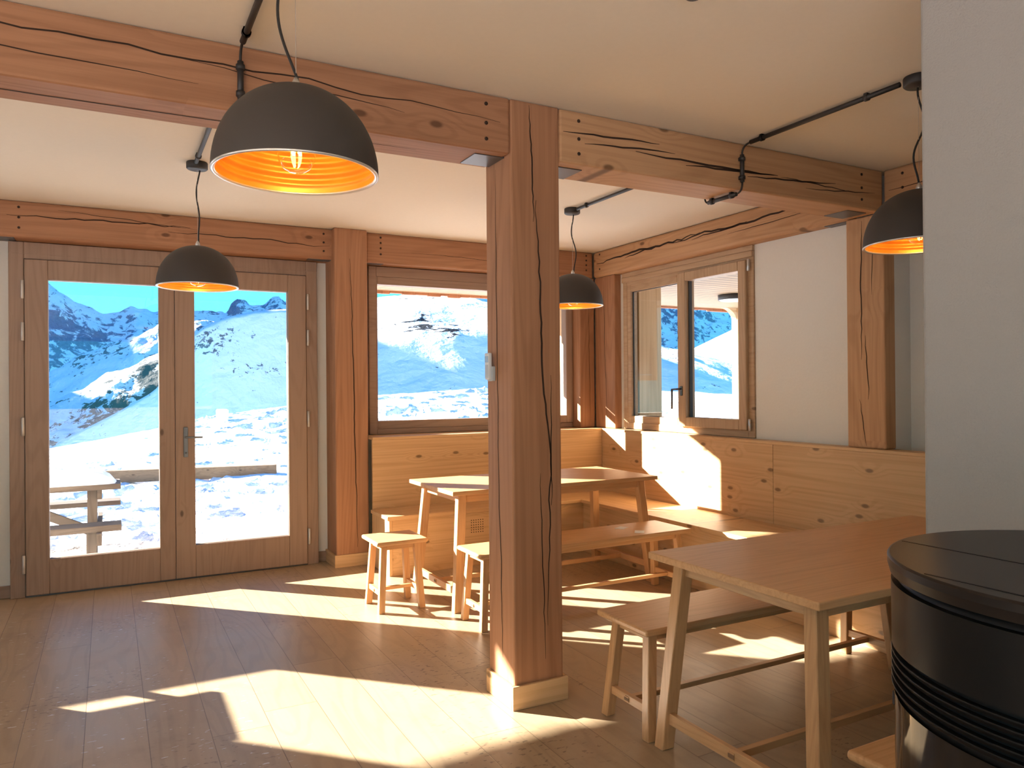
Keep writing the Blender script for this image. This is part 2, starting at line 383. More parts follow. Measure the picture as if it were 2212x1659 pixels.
beam('beam',(-4.5,1.60,YF,3.245,BZ,CZ),'long ceiling beam left of the central post, a dome lamp before it','X',
     pegcol(1.48,ZP3,YF),[(1.452,1.602,3.05,3.21,BZ-.004,BZ+.004)],nl)
nr=[]
for s,(p,q,w) in enumerate([((1.88,2.635),(2.45,2.66),.010),((2.0,2.60),(2.55,2.63),.009),((2.30,2.60),(3.25,2.60),.012),((2.62,2.572),(3.28,2.61),.012),((3.05,2.57),(3.75,2.615),.010),((3.3,2.60),(3.9,2.585),.006),((3.5,2.56),(4.1,2.60),.006)]):
    nr.append(('y',YF,wander(p,q,10,.004,20+s),w*.85))
beam('beam',(1.86,4.175,YF,3.245,BZ,CZ),'ceiling beam right of the central post with long drying cracks','X',
     pegcol(1.967,ZP3,YF)+pegcol(3.98,(2.70,2.62,2.55),YF),[(1.858,2.03,3.06,3.23,BZ-.004,BZ+.004),(3.93,4.10,3.05,3.22,BZ-.004,BZ+.004)],nr,pale=True)
YB=6.12
beam('beam',(-.95,1.635,YB,6.37,BZ,CZ),'beam over the glazed double door','X',
     pegcol(-.53,(2.70,2.63,2.56),YB)+pegcol(1.55,(2.70,2.63,2.56),YB),[(1.43,1.625,YB+.02,6.22,BZ-.004,BZ+.004),(-.95,-.56,YB+.02,6.3,BZ-.004,BZ+.004)],
     [('y',YB,wander((-.6,2.65),(.55,2.66),20,.008,31),.008),('y',YB,wander((.4,2.62),(1.6,2.60),18,.008,32),.007),('y',YB,wander((-.3,2.70),(.6,2.64),12,.006,33),.004)],bev=.02,seg=3)
beam('beam',(1.905,4.175,YB,6.37,BZ,CZ),'beam over the corner table window in the back wall','X',
     pegcol(2.03,(2.71,2.665,2.62,2.57),YB)+pegcol(4.10,(2.71,2.665,2.62,2.57),YB),[(1.915,2.06,YB+.02,6.22,BZ-.004,BZ+.004),(3.98,4.17,YB+.02,6.24,BZ-.004,BZ+.004)],
     [('y',YB,wander((2.3,2.60),(3.4,2.585),14,.004,34),.003)])
XR=4.175
beam('beam',(XR,4.45,3.245,6.12,BZ,CZ),'split ceiling beam along the right wall above the corner window','Y',
     [((XR,6.0,z),(-1,0,0)) for z in (2.71,2.57)],[(4.20,4.40,3.27,3.44,BZ-.004,BZ+.004),(4.20,4.42,5.83,6.05,BZ-.004,BZ+.004)],
     [('x',XR,wander((6.05,2.63),(4.6,2.66),26,.012,41),.016),('x',XR,wander((5.0,2.645),(3.35,2.675),22,.012,42),.014),('x',XR,wander((5.6,2.62),(5.1,2.655),8,.008,43),.010),('x',XR,wander((4.7,2.625),(4.1,2.665),9,.008,44),.009),('x',XR,wander((4.3,2.60),(3.5,2.63),9,.006,45),.005)],bev=.03,seg=4,pale=True)
beam('beam',(XR,4.45,-3.5,2.985,BZ,CZ),'ceiling beam behind the dome lamp at the grey wall','Y',
     [((XR,2.86,z),(-1,0,0)) for z in ZP3],[],[('x',XR,wander((2.95,2.61),(1.4,2.66),14,.008,46),.008)],pale=True)
def pillar(name,boxes,label,plinth=None,cracks=(),pale=False):
    b=boxes[0]; t=thing(name,label,'post',((b[0]+b[1])/2,(b[2]+b[3])/2,0),kind='structure')
    mb=MB()
    for bb in boxes: mb.box(*bb,bev=.010,seg=2)
    for c in cracks: mb.ribbon(*c)
    mb.build('timber',[M['larchZ' if pale else 'beamZ'],M['crack']],t,recalc=False)
    if plinth:
        (x0,x1,y0,y1,h)=plinth; d=.016
        MB().box(x0-d,x1+d,y0-d,y0,0,h,bev=.002).build('plinth_board',M['panelX'],t)
        MB().box(x0-d,x0,y0,y1,0,h,bev=.002).build('plinth_board',M['panelY'],t)
        MB().box(x1,x1+d,y0,y1,0,h,bev=.002).build('plinth_board',M['panelY'],t)
    return t
pillar('pillar',[(1.60,1.858,2.99,3.245,0,BZ+.02),(1.60,1.858,2.99,3.243,BZ,CZ)],'thick central timber post with a plinth, in the middle of the room',(1.60,1.858,2.99,3.245,.106),
  [('y',2.99,wander((1.70,2.73),(1.715,2.2),18,.004,51),.007),('y',2.99,wander((1.725,2.3),(1.80,.9),30,.006,52),.009),('y',2.99,wander((1.80,1.5),(1.78,.35),20,.006,53),.006),('y',2.99,wander((1.74,1.05),(1.76,.2),16,.004,54),.005),
   ('x',1.60,wander((3.14,2.46),(3.13,1.0),26,.004,55),.005),('x',1.60,wander((3.13,1.2),(3.10,.2),16,.005,56),.006)])
pillar('pillar',[(1.615,1.888,6.04,6.33,0,CZ)],'reddish timber post between the glazed door and the window',(1.615,1.888,6.04,6.33,.10),
  [('y',6.04,wander((1.745,2.5),(1.79,.15),40,.004,57),.008)])
pillar('pillar',[(4.02,4.19,6.12,6.33,1.045,BZ),(4.195,4.45,5.795,6.118,1.045,BZ)],'cracked corner post between the two windows',None,
  [('x',4.195,wander((5.97,2.45),(5.93,1.05),24,.005,58),.006),('y',6.12,wander((4.12,2.3),(4.13,1.1),18,.004,59),.004)])
pillar('pillar',[(4.175,4.42,2.986,3.255,1.045,BZ)],'timber post on the right wall next to the white panel',None,
  [('x',4.175,wander((3.14,2.47),(3.15,1.6),18,.005,60),.007),('x',4.175,wander((3.12,1.75),(3.10,1.35),12,.006,61),.006),('x',4.175,wander((3.16,1.35),(3.12,1.06),8,.004,62),.005),('x',4.175,wander((3.06,2.47),(3.07,2.0),10,.004,66),.004)],pale=True)
pillar('pillar',[(-1.28,-.95,6.04,6.33,0,CZ)],'timber post left of the glazed door, outside the picture')

# ------------------------------------------------------------------ glazed door
def ring(mb,axis,a0,a1,z0,z1,t0,t1,wl,wr,wb,wt,bev=.004):
    """frame ring of four bars around a rectangle, in plane x (axis='x') or y"""
    def bx(p,q,r,s):
        if axis=='x': mb.box(p,q,t0,t1,r,s,bev)
        else: mb.box(t0,t1,p,q,r,s,bev)
    bx(a0,a0+wl,z0,z1); bx(a1-wr,a1,z0,z1); bx(a0+wl,a1-wr,z0,z0+wb); bx(a0+wl,a1-wr,z1-wt,z1); return mb
door=thing('door_1','wood framed glazed double door to the snowy terrace','door',(.46,6.28,0),kind='structure')
fm=MB(); fm.box(-.606,-.515,6.265,6.40,0,2.49,bev=.004); fm.box(1.437,1.528,6.265,6.40,0,2.49,bev=.004); fm.box(-.515,1.437,6.265,6.40,2.372,2.49,bev=.004); fm.box(-.606,1.528,6.262,6.27,2.405,2.412)
fm.build('door_frame',M['frameZ'],door)
MB().box(-.515,1.437,6.26,6.40,0,.012,bev=.002).build('threshold',M['dsteel'],door)
LEAVES=[(-.512,.4455,-.371,.339),(.4485,1.434,.587,1.290)]
for i,(a,b,g0,g1) in enumerate(LEAVES):
    lf=ring(MB(),'x',a,b,.012,2.368,6.25,6.33,g0-a,b-g1,.243,.138).build('door_leaf',M['frameZ'],door)
    bd=ring(MB(),'x',g0-.012,g1+.012,.243,2.242,6.262,6.285,.012,.012,.012,.012,.002); bd.build('glazing_bead',M['frameX'],lf)
    MB().box(g0-.01,g1+.01,6.293,6.297,.245,2.24).build('pane',M['glass'],lf)
    hx=-.524 if i==0 else 1.448
    for z in (2.154,1.86,1.196,.235):
        MB().cyl((hx,6.246,z-.065),(0,0,1),.0105,.13,14,bev=.003).build('hinge',M['hinge'],lf)
    if i==1:
        h=MB(); h.box(.504,.537,6.242,6.251,.93,1.16,bev=.004); h.cyl((.5205,6.243,1.083),(0,-1,0),.009,.045,14)
        h.tube([(.5205,6.200,1.083),(.56,6.198,1.083),(.635,6.20,1.081)],[.008,.0085,.007],12); h.cyl((.5205,6.243,.965),(0,-1,0),.007,.006,12)
        h.build('handle',M['handle'],lf)

# ------------------------------------------------------------------ windows
def window_pane(parent,axis,a0,a1,z0,z1,t): 
    mb=MB()
    (mb.box(a0,a1,t,t+.004,z0,z1) if axis=='x' else mb.box(t,t+.004,a0,a1,z0,z1))
    return mb.build('pane',M['glass'],parent)
w1=thing('window_1','wide wood framed window in the back wall, half hidden by the central post','window',(3.0,6.28,1.05),kind='structure')
fr=ring(MB(),'x',1.967,4.044,1.046,2.49,6.258,6.36,.066,.026,.045,.085)
fr.box(3.25,3.325,6.258,6.36,1.09,2.41,.003); fr.build('window_frame',M['frameX'],w1)
sx_=ring(MB(),'x',2.033,3.25,1.091,2.405,6.262,6.34,.012,.03,.07,.068).build('sash',M['frameX'],w1)
window_pane(sx_,'x',2.04,3.225,1.155,2.345,6.30)
ss=ring(MB(),'x',3.328,4.018,1.092,2.404,6.245,6.335,.075,.075,.072,.07).build('sash',M['frameZ'],w1)
window_pane(ss,'x',3.40,3.95,1.16,2.34,6.30)
for z in (1.125,2.36): MB().cyl((4.028,6.243,z-.03),(0,0,1),.007,.06,12,bev=.002).build('hinge',M['hinge'],ss)
rv=MB(); rv.box(1.95,1.97,6.36,6.56,1.0,2.49); rv.box(4.042,4.062,6.36,6.56,1.0,2.49); rv.box(1.95,4.06,6.36,6.56,2.47,2.495); rv.build('outer_reveal',M['panelZ'],w1)
MB().hexa([(1.95,6.36,1.0),(4.06,6.36,1.0),(4.06,6.60,.98),(1.95,6.60,.98),(1.95,6.36,1.075),(4.06,6.36,1.075),(4.06,6.60,1.03),(1.95,6.60,1.03)]).build('outer_sill',M['panelX'],w1)
w2=thing('window_2','corner window in the right wall with a fixed pane and a handled sash','window',(4.29,4.93,1.05),kind='structure')
fr=ring(MB(),'y',4.122,5.743,1.047,2.452,4.256,4.36,.060,.060,.062,.075)
fr.box(4.256,4.36,4.925,4.98,1.10,2.39,.003); fr.box(4.238,4.258,4.122,5.743,2.405,2.452,.004); fr.box(4.245,4.285,4.122,5.743,2.452,2.494,.003); fr.build('window_frame',M['paleY'],w2)
sl=ring(MB(),'y',4.975,5.69,1.10,2.385,4.262,4.34,.012,.055,.07,.07).build('sash',M['paleY'],w2)
window_pane(sl,'y',4.98,5.64,1.165,2.32,4.30)
ring(MB(),'y',4.985,5.637,1.168,2.317,4.285,4.298,.006,.012,.006,.006,.001).build('gasket',M['gasket'],sl)
sr=ring(MB(),'y',4.176,4.938,1.102,2.388,4.225,4.335,.078,.085,.080,.074,.006).build('sash',M['paleZ'],w2)
window_pane(sr,'y',4.25,4.86,1.18,2.32,4.295)
g=MB(); g.box(4.265,4.294,4.838,4.853,1.182,2.314); g.build('gasket',M['gasket'],sr)
h=MB(); h.box(4.215,4.226,4.882,4.912,1.36,1.44,bev=.005,seg=2); h.cyl((4.22,4.897,1.415),(-1,0,0),.008,.05,12); h.tube([(4.172,4.897,1.415),(4.17,4.92,1.414),(4.17,4.955,1.412)],.0075,10); h.tube([(4.17,4.955,1.418),(4.17,4.957,1.25)],.0085,10)
h.build('handle',M['dsteel'],sr)
for z in (1.145,2.345): MB().cyl((4.236,4.152,z-.045),(0,0,1),.010,.09,14,bev=.003).build('hinge',M['steel'],sr)
rv=MB(); rv.box(4.36,4.62,5.635,5.70,1.0,2.49); rv.box(4.36,4.62,4.10,4.14,1.0,2.49); rv.box(4.36,4.62,4.10,5.70,2.44,2.49); rv.build('outer_reveal',M['panelZ'],w2)
MB().hexa([(4.36,4.1,1.0),(4.68,4.1,.98),(4.68,5.70,.98),(4.36,5.70,1.0),(4.36,4.1,1.09),(4.68,4.1,1.05),(4.68,5.70,1.05),(4.36,5.70,1.09)]).build('outer_sill',M['panelY'],w2)
w0=thing('window_3','window left of the glazed door, outside the picture','window',(-2.07,6.3,1.05),kind='structure')
ring(MB(),'x',-2.80,-1.28,1.05,2.46,6.25,6.34,.07,.07,.115,.12).build('window_frame',M['frameX'],w0)
window_pane(w0,'x',-2.74,-1.34,1.15,2.36,6.30)
nn=4
for (b0,b1,h0,h1) in LW:
    w=thing('window_%d'%nn,'plain window added in the left wall for fill daylight, outside the picture','window',(-4.6,(b0+b1)/2,h0),group='added windows of the left wall',kind='structure'); nn+=1
    ring(MB(),'y',b0,b1,h0,h1,-4.64,-4.54,.06,.06,.06,.06).build('window_frame',M['frameY'],w)
for (b0,b1,h0,h1) in FW:
    w=thing('window_%d'%nn,'plain window added for fill daylight in the wall behind the viewer','window',((b0+b1)/2,-3.6,h0),group='added windows behind the viewer',kind='structure'); nn+=1
    ring(MB(),'x',b0,b1,h0,h1,-3.64,-3.54,.06,.06,.06,.06).build('window_frame',M['frameX'],w)

# ------------------------------------------------------------------ corner bench
cb=thing('corner_bench','built-in L-shaped larch bench with high panelled back in the corner','bench',(3.9,5.8,0))
bx0=1.892
MB().box(bx0,4.15,5.95,5.975,0,1.022,bev=.002).build('back_panel',M['panelX'],cb)
MB().box(4.15,4.175,3.853,5.952,0,1.022,bev=.001).build('back_panel',M['panelY'],cb)
MB().box(4.15,4.175,.9,3.850,0,1.022,bev=.001).build('back_panel',M['panelY'],cb)
MB().box(bx0,4.16,5.945,6.262,1.022,1.044,bev=.003).build('ledge',M['panelX'],cb)
MB().box(4.145,4.262,.9,5.945,1.022,1.044,bev=.003).build('ledge',M['panelY'],cb)
SZ=.46
MB().box(1.872,4.15,5.53,5.95,SZ-.03,SZ,bev=.005,seg=2).build('seat',M['panelX'],cb)
MB().box(3.63,4.15,.9,5.53,SZ-.03,SZ,bev=.005,seg=2).build('seat',M['panelY'],cb)
fp=MB(); fp.box(bx0+.024,3.672,5.555,5.579,0,SZ-.03)
for r in range(6):
    for c in range(6):
        x=2.588+c*.0205; z=.270+r*.0195
        fp.cyl((x,5.5556,z),(0,-1,0),.0042,.0012,10,mi=1)
fp.build('front_panel',[M['panelX'],M['crack']],cb,recalc=False)
MB().box(3.67,3.694,.9,5.555,0,SZ-.03).build('front_panel',M['panelY'],cb)
MB().box(bx0,bx0+.024,5.545,5.95,0,SZ-.03,bev=.002).build('end_panel',M['panelZ'],cb)

# ------------------------------------------------------------------ tables, benches, stools
def trestle(t,x0,x1,y0,y1,h,th,lw,ld,ins,ap,sz,sh,mid=True,round_top=.004,seg=2,flush=.012):
    """oak table, bench or stool: top, four splayed legs, aprons, end stretchers and a long stretcher"""
    oX,oY,oZ=M['oakX'],M['oakY'],M['oakZ']
    MB().box(x0,x1,y0,y1,h-th,h,bev=round_top,seg=seg).build('seat' if h<.6 else 'tabletop',oX,t)
    zt=h-th; P={}
    for sx in (0,1):
        for sy in (0,1):
            fx=x0+flush+lw/2 if sx==0 else x1-flush-lw/2; fy=y0+flush+ld/2 if sy==0 else y1-flush-ld/2
            tx=fx+ins if sx==0 else fx-ins; ty=fy+ins if sy==0 else fy-ins
            MB().leg((tx,ty),(fx,fy),lw,ld,zt).build('leg',oZ,t)
            P[sx,sy]=((tx,ty),(fx,fy))
    def at(k,z):
        (a,b)=P[k]; f=z/zt; return (b[0]+(a[0]-b[0])*f,b[1]+(a[1]-b[1])*f)
    za=zt-ap/2
    for sx in (0,1):
        a=at((sx,0),za); b=at((sx,1),za)
        MB().bar((a[0],a[1]+ld/2-.006,za),(b[0],b[1]-ld/2+.006,za),.022,ap,bev=.002).build('end_apron',oY,t)
        a=at((sx,0),sz); b=at((sx,1),sz)
        MB().bar((a[0],a[1]+ld/2-.008,sz),(b[0],b[1]-ld/2+.008,sz),.024,sh,bev=.002).build('end_stretcher',oY,t)
    for sy in (0,1):
        a=at((0,sy),za); b=at((1,sy),za)
        MB().bar((a[0]+lw/2-.006,a[1],za),(b[0]-lw/2+.006,b[1],za),.022,ap,bev=.002).build('long_apron',oX,t)
    if mid:
        a=at((0,0),sz); b=at((1,0),sz); ym=(y0+y1)/2
        MB().bar((a[0]-.0155,ym,sz),(b[0]+.0155,ym,sz),.026,sh*.62,bev=.001).build('long_stretcher',oX,t)
        for xx in (a[0]-.0165,b[0]+.0165): MB().bar((xx-.0006,ym-.015,sz),(xx-.0006,ym+.015,sz),.001,sh*.34,bev=0).build('tenon_mark',M['burn'],t)
t=thing('dining_table','oak dining table in the sunny corner behind the central post','table',(2.755,4.815,0),group='oak dining tables')
trestle(t,1.93,3.58,4.42,5.21,.78,.028,.058,.052,.060,.058,.125,.045)
t=thing('dining_table','large oak dining table at the lower right beside the black stove','table',(2.755,2.015,0),group='oak dining tables')
trestle(t,1.915,3.59,1.60,2.43,.78,.028,.060,.052,.060,.058,.125,.045)
t=thing('bench','oak bench with two white cards on it, in front of the corner table','bench',(2.95,4.205,0),group='oak benches')
trestle(t,2.36,3.535,4.012,4.40,.46,.028,.045,.042,.038,.04,.118,.036)
t=thing('bench','long oak bench behind the lower right dining table','bench',(2.72,2.607,0),group='oak benches')
trestle(t,1.905,3.535,2.432,2.785,.46,.028,.045,.042,.038,.04,.118,.036,round_top=.008,seg=3)
def stool(x,y,label):
    t=thing('stool',label,'stool',(x,y,0),group='oak stools')
    trestle(t,x-.175,x+.175,y-.17,y+.17,.46,.028,.040,.040,.028,.035,.122,.034,round_top=.012,seg=4,flush=.016)
    return t
s1=stool(1.675,4.81,'oak stool in the sun at the left end of the corner table')
def copy_tree(o,parent=None):
    c=o.copy(); COL.objects.link(c)
    if parent is not None: c.parent=parent
    for ch in list(o.children): copy_tree(ch,c)
    return c
for (x,y,l) in ((2.09,4.165,'oak stool partly hidden behind the central post'),(1.93,1.215,'corner of an oak stool squeezed beside the black stove')):
    c=copy_tree(s1); c.location=(x,y,0); c['label']=l
def card(x,y,a,label):
    mb=MB().box(-.045,.045,-.032,.032,0,.0012); o=mb.build('card',M['paper']); o.location=(x,y,.4602); o.rotation_euler=(0,0,a)
    tag(o,label,'card',group='white cards on the bench')
card(3.14,4.275,.5,'white card on the oak bench, farther from the viewer')
card(3.16,4.10,.9,'white card on the oak bench, near its front edge')

# ------------------------------------------------------------------ pendant lamps
RIM=2.035; RR=.22
def dome_prof():
    o=[]; n=22
    for i in range(n+1):
        a=i/n*PI/2
        o.append((RR*math.cos(a)**.92 if i<n else 0.0, .232*math.sin(a)))
    return o
def pendant(x,y,label,cord,lamp=.85):
    t=thing('pendant_lamp',label,'lamp',(x,y,RIM),group='dome pendant lamps')
    c=(x,y,RIM)
    outer=dome_prof(); sh=MB().lathe(outer,c,72); sh.build('shade',M['shade'],t,recalc=True)
    inn=[]; n=90
    for i in range(n+1):
        a=i/n*PI/2; r=(RR-.0105)*math.cos(a)**.92 if i<n else 0.0; z=.2215*math.sin(a)
        k=0.0042*math.sin(a*2*PI*7) if .08<a<1.35 else 0
        inn.append((max(r+k*math.cos(a),0) if i<n else 0.0, z+k*math.sin(a)))
    MB().lathe(inn,c,72).build('reflector',M['gold'],t)
    MB().lathe([(RR,.0),(RR+.001,-.003),(RR-.003,-.006),(RR-.011,-.003),(RR-.011,.001),(RR,.0)],c,72).build('rim',M['rim'],t)
    MB().lathe([(0,.228),(.013,.228),(.013,.244),(.009,.252),(.004,.262),(0,.262)],c,20).build('cable_gland',M['steel'],t)
    MB().lathe([(0,.21),(.022,.205),(.022,.145),(.018,.14),(0,.14)],c,20).build('socket',M['black'],t)
    bp=[(.018,.14),(.022,.125),(.034,.105),(.046,.08),(.0515,.055),(.047,.03),(.036,.012),(.018,.0025),(0,0)]
    b=MB().lathe(bp,c,28).build('bulb',M['bulbglass'],t)
    f=MB()
    for k in range(4):
        a=k*PI/2+.4; f.tube([(x+.010*math.cos(a),y+.010*math.sin(a),RIM+.105),(x+.012*math.cos(a),y+.012*math.sin(a),RIM+.052)],.0034,8)
    f.build('filament',M['fil'],b)
    MB().lathe([(0,CZ-RIM),(.056,CZ-RIM),(.058,CZ-RIM-.004),(.058,CZ-RIM-.034),(.052,CZ-RIM-.040),(0,CZ-RIM-.040)],c,32).build('canopy',M['black'],t)
    MB().tube([(x,y,RIM+.255),(x,y,CZ-.038)],.0009,6).build('suspension_wire',M['steel'],t)
    zs=(RIM+.246,RIM+.262)+tuple(RIM+.262+(CZ-.045-RIM-.262)*k/26 for k in range(1,27)); pts=[]
    for z in zs:
        s=(z-RIM-.25)/(CZ-.04-RIM-.25); s=min(max(s,0),1)
        dx=cord(s); pts.append((x+.006+dx*.882,y-dx*.471,z))
    MB().tube(pts,.0042,8).build('cord',M['cable'],t)
    l=bpy.data.lights.new('bulb_light','POINT'); l.energy=lamp; l.color=(1.0,.56,.20); l.shadow_soft_size=.022
    lo=bpy.data.objects.new('bulb_light',l); COL.objects.link(lo); lo.parent=t; lo.location=(0,0,.03)
sn=lambda s:math.sin(PI*s)
LX1,LX2,LY1,LY2=.457,3.0,2.09,4.655
pendant(LX1,LY1,'big dome pendant lamp with glowing bulb, nearest the viewer, before the long beam',lambda s:-.055*sn(min(s*1.05,1))**1.2)
pendant(LX1,LY2,'dome pendant lamp hanging in front of the glazed double door',lambda s:.014*math.sin(2*PI*s*1.0-.3)*sn(s)-.012*sn(s)+.01*s)
pendant(LX2,LY2,'dome pendant lamp half hidden by the central post, over the corner table',lambda s:.022*math.sin(2*PI*s)*sn(s)+.004)
pendant(3.03,2.0,'dome pendant lamp cut off by the grey wall, over the lower right table',lambda s:.030*math.sin(2*PI*s*1.1+PI)*sn(s)-.005)

def conduit(x,label,ya,yb):
    t=thing('cable_conduit',label,'conduit',(x,2.97,BZ),group='black surface conduits for the lamps')
    r=.0115; zc=CZ-.018; yf=YF-.018; zb=BZ-.018; yr=3.245+.018
    MB().tube([(x,ya,zc),(x,yf-.06,zc)],r,14).build('pipe',M['black'],t)
    MB().tube([(x,yf,zc-.05),(x,yf,zb+.055)],r,14).build('pipe',M['black'],t)
    MB().tube([(x,yf+.045,zb),(x,yr-.03,zb)],r,14).build('pipe',M['black'],t)
    MB().tube([(x,yr+.06,zc),(x,yb,zc)],r,14).build('pipe',M['black'],t)
    MB().tube([(x,yr,zb+.06),(x,yr,zc-.05)],r,14).build('pipe',M['black'],t)
    def bend(a,b,c):
        pts=[]
        for k in range(9):
            s=k/8; pts.append(Vector(a)*(1-s)**2+Vector(b)*2*s*(1-s)+Vector(c)*s*s)
        MB().tube(pts,.005,8).build('cable_bend',M['cable'],t)
    bend((x,yf-.06,zc),(x,yf,zc),(x,yf,zc-.05)); bend((x,yf,zb+.055),(x,yf,zb),(x,yf+.045,zb)); bend((x,yr-.03,zb),(x,yr,zb),(x,yr,zb+.06)); bend((x,yr,zc-.05),(x,yr,zc),(x,yr+.06,zc))
    for (p,ax,up) in (((x,yf-.14,zc),(0,1,0),(0,0,1)),((x,(ya+yf)/2-.15,zc),(0,1,0),(0,0,1)) if yf-ya>1.2 else ((x,yf-.14,zc),(0,1,0),(0,0,1)),((x,ya+.16,zc),(0,1,0),(0,0,1)),((x,yf,CZ-.09),(0,0,1),(0,1,0)),((x,yf,BZ+.06),(0,0,1),(0,1,0)),((x,yf+.08,zb),(0,1,0),(0,0,1)),((x,yr-.06,zb),(0,1,0),(0,0,1)),((x,yr+.2,zc),(0,1,0),(0,0,1)),((x,yb-.12,zc),(0,1,0),(0,0,1))):
        p=Vector(p); ax=Vector(ax); up=Vector(up); sg={'c':1}
        mb=MB(); mb.tube([p-ax*.009,p+ax*.009],r+.005,14); 
        to = Vector((0,0,1)) if abs(p.z-zc)<1e-4 and up.z else (Vector((0,1,0)) if up.y else Vector((0,0,1)))
        mb.bar(p,p+to*.0185,.022,.018,bev=.001,up=ax)
        mb.build('clip',M['black'],t)
conduit(LX1-.012,'black conduit crossing the long beam above the nearest lamp',LY1+.075,LY2-.075)
conduit(LX2-.005,'black conduit running down and under the cracked beam at right',2.06,LY2-.075)
cl=MB(); cl.cyl((1.705,1.90,CZ),(0,0,-1),.03,.022,20,bev=.004)
tag(cl.build('ceiling_hook',M['black'],base=(1.705,1.90,CZ)),'small black ceiling fitting at the top edge of the picture','fitting')

# ------------------------------------------------------------------ remote control on the post
rc=thing('remote_control','small grey remote control in a holder on the side of the central post','remote control',(1.59,3.178,1.54))
MB().box(1.580,1.600,3.153,3.205,1.475,1.545,bev=.004,seg=2).build('holder',M['remote'],rc)
rm=MB(); rm.hexa([(1.566,3.159,1.482),(1.583,3.159,1.482),(1.583,3.199,1.482),(1.566,3.199,1.482),(1.566,3.155,1.607),(1.583,3.155,1.607),(1.583,3.203,1.607),(1.566,3.203,1.607)],.005,3)
rb=rm.build('remote_body',M['white'],rc)
MB().box(1.5648,1.5665,3.163,3.196,1.563,1.592,bev=.0005).build('display',M['lcd'],rb)
MB().box(1.5648,1.5664,3.164,3.195,1.491,1.552,bev=.0005).build('key_cover',M['remote'],rb)

# ------------------------------------------------------------------ pellet stove
SC_=(1.43,.612); SR=.334; ST=1.15
st=thing('stove','round black pellet stove at the lower right edge','stove',(SC_[0],SC_[1],0))
c0=(SC_[0],SC_[1],0)
MB().lathe([(0,0),(SR-.03,0),(SR-.03,.06),(SR-.016,.06),(SR-.016,1.10),(SR-.02,1.118),(0,1.118)],c0,96).build('body',M['stove'],st)
tp=MB()
for pr in ([(0,1.118),(SR-.004,1.118)],[(SR-.004,1.118),(SR,1.134)],[(SR,1.134),(SR,1.1455)],[(SR,1.1455),(SR-.0015,1.148),(SR-.0045,1.149)],[(SR-.0045,1.149),(0,1.149)]): tp.lathe(pr,c0,160)
tp.build('top_plate',M['stovetop'],st)
ld=MB()
def chord(x): return math.sqrt(max((SR-.01)**2-(x-SC_[0])**2,0))
cols=24; xa,xb=1.135,1.335
for k in range(cols):
    u0=xa+(xb-xa)*k/cols; u1=xa+(xb-xa)*(k+1)/cols
    h0,h1=chord(u0),chord(u1)
    ld.hexa([(u0,SC_[1]-h0,1.148),(u1,SC_[1]-h1,1.148),(u1,SC_[1]+h1,1.148),(u0,SC_[1]+h0,1.148),(u0,SC_[1]-h0,1.1515),(u1,SC_[1]-h1,1.1515),(u1,SC_[1]+h1,1.1515),(u0,SC_[1]+h0,1.1515)])
R_=MB()
for xx in (xa,xb):
    hh=chord(xx); R_.box(xx-.0022,xx+.0022,SC_[1]-hh,SC_[1]+hh,1.1475,1.1497)
R_.build('lid_groove',M['stove'],st); ld.bm.free()
A0,A1=math.radians(100),math.radians(292)
P_=SR-.012
fpn=MB()
for pr in ([(P_-.004,.992),(P_+.006,.992)],[(P_+.006,.992),(P_+.006,1.103)],[(P_+.006,1.103),(P_-.004,1.104)]): fpn.lathe(pr,c0,120,a0=A0+.06,a1=A1-.06)
fpn.build('front_panel',M['stovepanel'],st)
for k in range(5):
    z=.981-.0145*k
    rbm=MB()
    for pr in ([(P_-.006,z-.0095),(P_+.002,z-.008)],[(P_+.002,z-.008),(P_+.0065,z-.0012)],[(P_+.0065,z-.0012),(P_+.0068,z+.0006),(P_+.006,z+.0012)],[(P_+.006,z+.0012),(P_-.006,z+.0012)]): rbm.lathe(pr,c0,120,a0=A0+.06,a1=A1-.06)
    rbm.build('rib',M['stove'],st)
dr=MB().lathe([(P_+.002,.30),(P_+.002,.60),(P_+.002,.905)],c0,120,a0=A0+.09,a1=A1-.09).build('door',M['stoveglass'],st)
aL=A0+.07
MB().lathe([(P_-.004,.28),(P_+.007,.28),(P_+.007,.905),(P_-.004,.905)],c0,6,a0=aL-.03,a1=aL+.02).build('door_frame',M['stove'],dr)
la=MB(); px,py=SC_[0]+(P_+.012)*math.cos(A0+.12),SC_[1]+(P_+.012)*math.sin(A0+.12); la.box(px-.012,px+.012,py-.012,py+.006,.835,.862,bev=.002); la.build('latch',M['black'],dr)
MB().lathe([(SR-.016,.07),(SR-.008,.07),(SR-.008,1.108),(SR-.016,1.112)],c0,70,a0=A1-.02,a1=A0+2*PI+.02).build('side_panel',M['stove'],st)

# ------------------------------------------------------------------ a table outside the picture at left, whose shadow falls into view
t=thing('side_table','oak side table under the left window, outside the picture','table',(-1.45,5.02,0))
trestle(t,-2.05,-.98,4.75,5.30,.76,.03,.055,.05,.06,.05,.12,.04)

